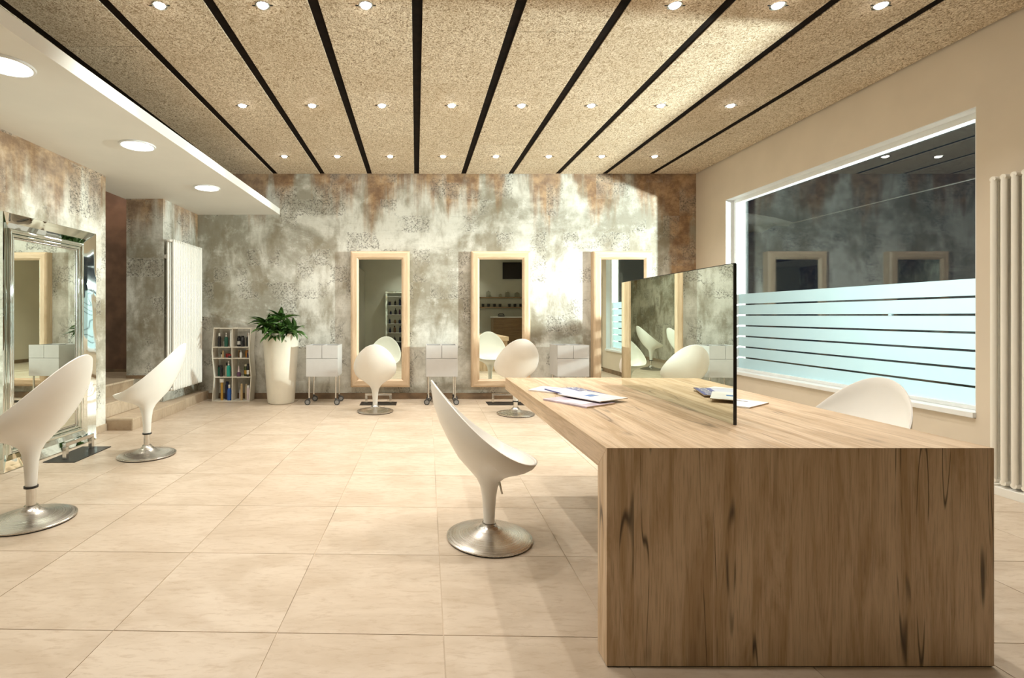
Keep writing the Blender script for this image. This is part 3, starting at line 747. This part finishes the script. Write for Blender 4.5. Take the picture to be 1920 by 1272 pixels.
# ================================================================== POTTED PLANT
pp = thing('potted_plant', 'bushy dark green plant in a tall tapered cream planter', 'plant', (-1.86, 6.92, 0))
outer = [(0.165, 0.0), (0.176, 0.006), (0.182, 0.03), (0.205, 0.35), (0.232, 0.74), (0.243, 0.94), (0.247, 0.952), (0.243, 0.960), (0.232, 0.958), (0.224, 0.90)]
B().lathe(outer, 48).build('planter', M['planter'], pp, smooth=True)
B().lathe([(0.221, 0.905), (0.219, 0.925)], 32).build('soil', M['soil'], pp)
def leaf_mesh(L, Wd, droop, fold):
    bb = B(); n = 8
    ang_ = 0.0; px, pz = 0.0, 0.0
    for i in range(n+1):
        u = i/n
        wv = Wd*(math.sin(PI*min(1, u**0.75*0.97+0.03)))*0.5+0.002
        a = -droop*u*u
        if i: px += L/n*math.cos(ang_); pz += L/n*math.sin(ang_)
        ang_ = a
        bb.v += [(px, -wv, pz+fold*wv), (px, 0, pz), (px, wv, pz+fold*wv)]
    for i in range(n):
        a = 3*i; bb.f += [(a, a+3, a+4, a+1), (a+1, a+4, a+5, a+2)]
    # thickness
    m = len(bb.v); bb.v += [(x, y, z-0.0012) for x, y, z in bb.v]
    fs = list(bb.f); bb.f += [tuple(q+m for q in f)[::-1] for f in fs]
    for i in range(n):
        a = 3*i; bb.f += [(a, a+m, a+3+m, a+3), (a+2, a+5, a+5+m, a+2+m)]
    return bb.mesh('leaf', M['leaf'], smooth=True)
LM = [leaf_mesh(0.27, 0.082, 1.0, 0.5), leaf_mesh(0.24, 0.078, 1.6, 0.4), leaf_mesh(0.31, 0.072, 0.8, 0.6), leaf_mesh(0.20, 0.068, 0.4, 0.5)]
rl = random.Random(21)
stems = [(0.0, -0.02, 0.24, 0.0, 0.0)] + [(0.09*math.cos(a), 0.09*math.sin(a)*0.8, h_, a, 0.10) for a, h_ in ((0.3, 0.07), (1.3, 0.10), (2.3, 0.12), (2.9, 0.17), (3.6, 0.12), (4.3, 0.03), (5.0, 0.05), (5.6, 0.09))]
for sx, sy, h_, a, out in stems:
    tip = (sx+out*math.cos(a), sy+out*0.7*math.sin(a), 0.925+h_)
    B().tube([(sx*0.6, sy*0.6, 0.915), (sx, sy, 0.925+h_*0.5), tip], [0.011, 0.010, 0.007], 8).build('stem', M['leaf'], pp, smooth=True)
    nl = 13
    for k in range(nl):
        az = a + 2*PI*k/nl*1.62 + rl.uniform(-0.3, 0.3)
        el = rl.uniform(-0.35, 0.75) if k < nl-2 else rl.uniform(0.8, 1.35)
        o = link('leaf', LM[rl.randrange(3) if k < nl-2 else 3], pp, (tip[0]*0.96, tip[1]*0.96, tip[2]-0.035*(nl-k)/nl+0.0))
        while math.sin(az) > 0.25 or (math.cos(az) < -0.86 and math.sin(az) > -0.34): az += rl.uniform(0.5, 2.5)     # grow away from the wall
        o.rotation_euler = (rl.uniform(-0.4, 0.4), -el, az)
        sc = rl.uniform(0.8, 1.06)*(0.6 if math.sin(az) > 0.05 else 1.0); o.scale = (sc, sc, sc)

# ================================================================== PRODUCT RACK + BOTTLES
rk = thing('product_rack', 'cream two-column display rack with wavy sides, full of bottles', 'shelf', (-2.5625, 7.0, 0))
zs_ = [0.012, 0.345, 0.608, 0.764, 1.027]
def wavy(z):
    pts = [(0.0, -0.022), (0.345, 0.004), (0.69, -0.026), (1.04, 0.004)]
    for (a, b), (c, d) in zip(pts[:-1], pts[1:]):
        if a <= z <= c: return b+(d-b)*(z-a)/(c-a)
    return 0
for s_, off in ((-1, -0.2575), (0, 0.0), (1, 0.2575)):
    bb = B(); ths = 0.006; lv = [0.0, 0.17, 0.345, 0.52, 0.69, 0.86, 1.033]
    amp = 1.0 if s_ else 0.3
    for z in lv:
        xx = off + wavy(z)*amp
        bb.v += [(xx-ths, 0, z), (xx+ths, 0, z), (xx+ths, 0.20, z), (xx-ths, 0.20, z)]
    for i in range(len(lv)-1):
        for q in range(4): bb.f.append((4*i+q, 4*i+(q+1) % 4, 4*i+4+(q+1) % 4, 4*i+4+q))
    bb.f += [(3, 2, 1, 0), tuple(4*(len(lv)-1)+q for q in range(4))]
    bb.build('side_panel' if s_ else 'divider', M['rack'], rk)
for z in zs_:
    for s_ in (-1, 1):
        a = (-0.2575+wavy(z)+0.0065) if s_ < 0 else wavy(z)*0.3+0.0065
        b = wavy(z)*0.3-0.0065 if s_ < 0 else 0.2575+wavy(z)-0.0065
        B().box(a, b, 0.001, 0.192, z-0.012, z-0.001).build('shelf', M['rack'], rk)
CM = {}
def colmat(n, c, r=0.25):
    if n not in CM: CM[n] = plain('plastic_'+n, c, r, 0, 0.04)
    return CM[n]
PC = dict(black=(0.012, 0.012, 0.014), white=(0.80, 0.79, 0.75), green=(0.012, 0.09, 0.06), teal=(0.02, 0.34, 0.27), red=(0.33, 0.02, 0.025), tan=(0.50, 0.36, 0.19), amber=(0.50, 0.20, 0.03),
          navy=(0.012, 0.02, 0.07), blue=(0.03, 0.12, 0.45), cream=(0.66, 0.60, 0.45), purple=(0.10, 0.045, 0.09), pink=(0.75, 0.36, 0.27), blush=(0.70, 0.58, 0.60), olive=(0.06, 0.08, 0.02), gold=(0.52, 0.30, 0.05), beige=(0.56, 0.46, 0.31), brown=(0.20, 0.12, 0.06))
def bottle(name, label, loc, H_, R_, body, cap, kind, group='bottles in the display rack', label_col=None):
    t = thing(name, label, 'jar' if kind == 'jar' else 'bottle', loc, 0, group)
    mb, mc = colmat(body, PC[body]), colmat(cap, PC[cap])
    if kind == 'pump':
        zb_ = H_*0.72; B().lathe([(R_*0.94, 0), (R_, 0.006), (R_, zb_*0.86), (R_*0.75, zb_*0.95), (R_*0.38, zb_)], 16).build('body', mb, t, smooth=True)
        B().lathe([(R_*0.42, zb_), (R_*0.42, zb_+H_*0.08), (R_*0.16, zb_+H_*0.09), (R_*0.16, H_*0.93), (R_*0.36, H_*0.94), (R_*0.3, H_)], 12).build('pump', mc, t, smooth=True)
    elif kind == 'tall':
        zb_ = H_*0.84; B().lathe([(R_*0.94, 0), (R_, 0.006), (R_, zb_*0.95), (R_*0.8, zb_)], 16).build('body', mb, t, smooth=True)
        B().lathe([(R_*0.8, zb_), (R_*0.78, H_*0.97), (R_*0.6, H_)], 16).build('cap', mc, t, smooth=True)
    elif kind == 'wide':
        zb_ = H_*0.83; B().lathe([(R_*0.72, 0), (R_*0.76, 0.006), (R_*0.76, zb_)], 16).build('body', mb, t, smooth=True)
        B().lathe([(R_*1.35, zb_), (R_*1.38, zb_+0.004), (R_*1.36, H_-0.003), (R_*1.25, H_)], 16).build('cap', mc, t, smooth=True)
    elif kind == 'cone':
        zb_ = H_*0.42; B().lathe([(R_*0.9, 0), (R_, 0.006), (R_, zb_*0.6), (R_*0.6, zb_)], 16).build('body', mb, t, smooth=True)
        B().lathe([(R_*0.55, zb_), (R_*0.15, H_*0.95), (R_*0.08, H_)], 12).build('nozzle', mc, t, smooth=True)
    elif kind == 'jar':
        zb_ = H_*0.66; B().lathe([(R_*0.94, 0), (R_, 0.004), (R_, zb_)], 18).build('body', mb, t, smooth=True)
        B().lathe([(R_*1.03, zb_), (R_*1.04, H_-0.003), (R_*0.98, H_)], 18).build('lid', mc, t, smooth=True)
    else:   # round shouldered
        zb_ = H_*0.78; B().lathe([(R_*0.94, 0), (R_, 0.006), (R_, zb_*0.78), (R_*0.8, zb_*0.93), (R_*0.45, zb_)], 16).build('body', mb, t, smooth=True)
        B().lathe([(R_*0.5, zb_), (R_*0.5, H_-0.003), (R_*0.42, H_)], 14).build('cap', mc, t, smooth=True)
    if label_col:
        B().lathe([(R_*1.015, H_*0.18), (R_*1.015, H_*0.5)], 16).build('sticker', colmat(label_col, PC[label_col]), t, smooth=True)
    return t
RB = [  # crop x, crop top y, half width, body, cap, kind, sticker ; shelf index ; description
 (3, 143, 195, 23, 'black', 'white', 'round', None, 'black bottle with white cap'), (3, 200, 320, 17, 'white', 'white', 'jar', None, 'tiny white jar'),
 (3, 243, 190, 25, 'green', 'white', 'pump', None, 'dark green bottle with white pump'), (3, 290, 275, 18, 'white', 'white', 'tall', None, 'short white bottle'), (3, 326, 150, 17, 'white', 'white', 'tall', None, 'tall slim white bottle'),
 (3, 413, 240, 26, 'black', 'black', 'tall', 'white', 'black bottle with white sticker'), (3, 488, 235, 26, 'black', 'black', 'tall', None, 'plain black bottle'),
 (3, 556, 200, 30, 'black', 'pink', 'round', None, 'black bottle with pink cap'), (3, 612, 190, 13, 'white', 'white', 'tall', None, 'slim white tube'),
 (2, 160, 490, 18, 'white', 'black', 'jar', None, 'small white jar with black lid'), (2, 197, 455, 13, 'tan', 'tan', 'tall', None, 'thin tan bottle'), (2, 242, 500, 26, 'red', 'red', 'jar', None, 'squat red jar'), (2, 305, 510, 26, 'black', 'red', 'jar', None, 'squat black jar with red lid'),
 (2, 412, 450, 17, 'brown', 'tan', 'tall', None, 'small brown bottle'), (2, 462, 445, 16, 'white', 'white', 'pump', None, 'small white spray bottle'), (2, 535, 408, 26, 'amber', 'white', 'pump', None, 'amber bottle with white pump'), (2, 595, 460, 16, 'navy', 'navy', 'round', None, 'small dark blue bottle'),
 (1, 118, 680, 20, 'green', 'black', 'tall', None, 'dark green bottle with black cap'), (1, 172, 670, 19, 'black', 'black', 'tall', None, 'plain black bottle'), (1, 225, 640, 20, 'cream', 'black', 'round', None, 'cream bottle with black cap'),
 (1, 280, 610, 26, 'teal', 'white', 'pump', None, 'bright teal bottle with white pump'), (1, 332, 675, 14, 'black', 'white', 'wide', None, 'black bottle with broad white cap'),
 (1, 430, 680, 28, 'purple', 'blush', 'cone', None, 'purple bottle with pale cone nozzle'), (1, 516, 665, 25, 'olive', 'cream', 'tall', 'gold', 'dark green bottle with golden sticker'), (1, 568, 650, 18, 'black', 'black', 'tall', 'white', 'black bottle with white sticker'), (1, 613, 640, 17, 'gold', 'olive', 'round', None, 'dark gold bottle'),
 (0, 180, 865, 22, 'gold', 'white', 'wide', None, 'tall golden bottle with broad white cap'), (0, 234, 915, 25, 'navy', 'navy', 'tall', None, 'dark navy bottle'), (0, 290, 955, 26, 'blue', 'white', 'round', None, 'bright blue bottle with white tip'),
 (0, 440, 980, 22, 'white', 'white', 'round', 'blush', 'white bottle with grey sticker'), (0, 472, 940, 17, 'tan', 'tan', 'tall', None, 'tall tan bottle'), (0, 525, 952, 21, 'beige', 'beige', 'tall', None, 'beige bottle'), (0, 574, 965, 20, 'blush', 'white', 'tall', None, 'pinkish white bottle'), (0, 604, 1085, 13, 'white', 'white', 'jar', None, 'small white pot')]
rowname = {3: 'top shelf', 2: 'second shelf', 1: 'third shelf', 0: 'bottom shelf'}
fy = {3: 395, 2: 560, 1: 840, 0: 1185}
for q, (si, cx_, ty, hw, body, cap, kind, stick, desc) in enumerate(RB):
    yb = 7.05 if q % 2 == 0 else 7.112
    X = (395+cx_/7.95-780)/941*7.08
    H_ = (fy[si]-ty)/7.95*7.08/941; R_ = hw/7.95*7.08/941
    R_ = min(R_*1.12, 0.031)
    RX = R_*(1.4 if kind == 'wide' else 1.05)
    ws = [wavy(zs_[si]+H_*u) for u in (0, 0.33, 0.66, 1.0)]
    lo, hi = (-2.5625-0.2575+max(ws)+0.008, -2.5625+min(ws)*0.3-0.008) if cx_ < 355 else (-2.5625+max(ws)*0.3+0.008, -2.5625+0.2575+min(ws)-0.008)
    X = min(max(X, lo+RX), hi-RX)
    side = 'left' if cx_ < 355 else 'right'
    bottle('hair_product_bottle', f'{desc}, {rowname[si]} of display rack, {side} column', (X, yb, zs_[si]-0.0005), H_, R_, body, cap, kind, label_col=stick)

# ================================================================== RECEPTION END (seen in the mirrors)
tv = thing('wall_television', 'black flat television high on the reception wall, seen in the mirror', 'television', (3.35, YR+0.01, 2.42))
B().box(-0.45, 0.45, 0.06, 0.10, 0, 0.56).build('casing', M['black'], tv, bevel=0.004)
B().box(-0.44, 0.44, 0.1002, 0.1022, 0.012, 0.548).build('screen', M['screen'], tv)
B().box(-0.1, 0.1, 0.0, 0.0595, 0.18, 0.38).build('wall_bracket', M['black'], tv)
for z, lab in ((1.80, 'upper brown wall shelf with glass jars, seen in the mirror'), (1.47, 'lower brown wall shelf with dark cups, seen in the mirror')):
    sh = tag(B().box(-0.95, 0.95, 0.0, 0.2, -0.02, 0.02).build('wall_shelf', M['darkwood'], None, bevel=0.002, loc=(3.03, YR+0.001, z)), lab, 'shelf', 'brown shelves on the reception wall')
for k, (x, r, h_) in enumerate(((2.42, 0.075, 0.20), (2.82, 0.055, 0.10), (3.05, 0.07, 0.18), (3.38, 0.09, 0.15))):
    t = thing('glass_jar', f'clear glass jar on upper brown reception shelf, {ordn[k]} from left', 'jar', (x, YR+0.11, 1.8205), 0, 'glass jars on the reception shelf')
    B().lathe([(r*0.9, 0), (r, 0.01), (r, h_*0.8), (r*0.7, h_*0.88)], 20).build('body', M['clear'], t, smooth=True)
    B().lathe([(r*0.75, h_*0.885), (r*0.7, h_*0.93), (r*0.2, h_*0.95), (r*0.18, h_*1.05)], 20).build('lid', M['chrome'], t, smooth=True)
for k in range(8):
    c = tag(B().lathe([(0.032, 0), (0.042, 0.01), (0.046, 0.10), (0.043, 0.10), (0.039, 0.012)], 18).build('dark_cup', M['black'], None, smooth=True, loc=(2.24+0.19*k+(0.12 if k > 3 else 0), YR+0.11, 1.4905)),
            f'dark cup on lower brown reception shelf, {ordn[k]} from left', 'cup', 'dark cups on the reception shelf')
rc = thing('reception_counter', 'brown wood reception counter seen in the middle wall mirror', 'counter', (3.05, -1.75, 0))
for k in range(6):
    B().box(-0.62, 0.85, 0.285, 0.305, 0.03+k*0.184, 0.03+k*0.184+0.181).build('front_board', M['darkwood'], rc, bevel=0.002)
B().box(-0.62, 0.85, -0.25, 0.284, 0.0, 1.13).build('body', M['darkwood'], rc)
B().box(-0.64, 0.87, -0.27, 0.32, 1.1345, 1.165).build('counter_top', M['window_white'], rc, bevel=0.003)
ph = thing('desk_telephone', 'small black telephone on the reception counter', 'telephone', (2.72, -1.75, 1.1655))
B().prism([(-0.1, -0.08), (0.1, -0.08), (0.1, 0.08), (-0.1, 0.08)], 0, 0.04).build('body', M['black'], ph, bevel=0.008)
B().tube([(-0.09, 0.0, 0.06), (-0.06, 0.0, 0.085), (0.06, 0.0, 0.085), (0.09, 0.0, 0.06)], [0.026, 0.016, 0.016, 0.026], 10).build('handset', M['black'], ph, smooth=True)
cb = thing('display_cabinet', 'silver framed display cabinet at the reception end, seen in the mirror', 'cabinet', (-0.52, YR+0.005, 0.32))
cw, chh, cd = 0.46, 1.62, 0.28
for s_ in (-1, 1): B().box(s_*cw-0.03, s_*cw+0.03, 0, cd, 0, chh).build('side_panel', M['mirror_wavy'], cb, bevel=0.008)
B().box(-cw-0.03, cw+0.03, 0, cd, chh+0.001, chh+0.06).build('top_panel', M['mirror_wavy'], cb, bevel=0.008)
B().box(-cw+0.031, cw-0.031, 0, 0.015, 0, chh).build('back_panel', M['sage'], cb)
for k in range(6): B().box(-cw+0.031, cw-0.031, 0.016, cd-0.01, k*0.3, k*0.3+0.015).build('shelf', M['window_white'], cb)
B().box(-cw-0.01, cw+0.01, 0.01, cd-0.01, -0.32, -0.001).build('plinth', M['black'], cb)
rb = random.Random(4)
sn = ['lowest', 'second lowest', 'third lowest', 'third highest', 'second highest']
for k in range(5):
    for q in range(5):
        x = -0.52-0.34+q*0.165+rb.uniform(-0.02, 0.02)
        bottle('hair_product_bottle', f'dark bottle on {sn[k]} shelf of silver cabinet, {ordn[q]} along', (x, YR+0.15, 0.32+k*0.3+0.0155), rb.uniform(0.13, 0.23), rb.uniform(0.028, 0.042), rb.choice(['black', 'navy', 'brown', 'purple']), rb.choice(['black', 'black', 'brown']), rb.choice(['tall', 'round', 'pump']), 'bottles in the silver cabinet')
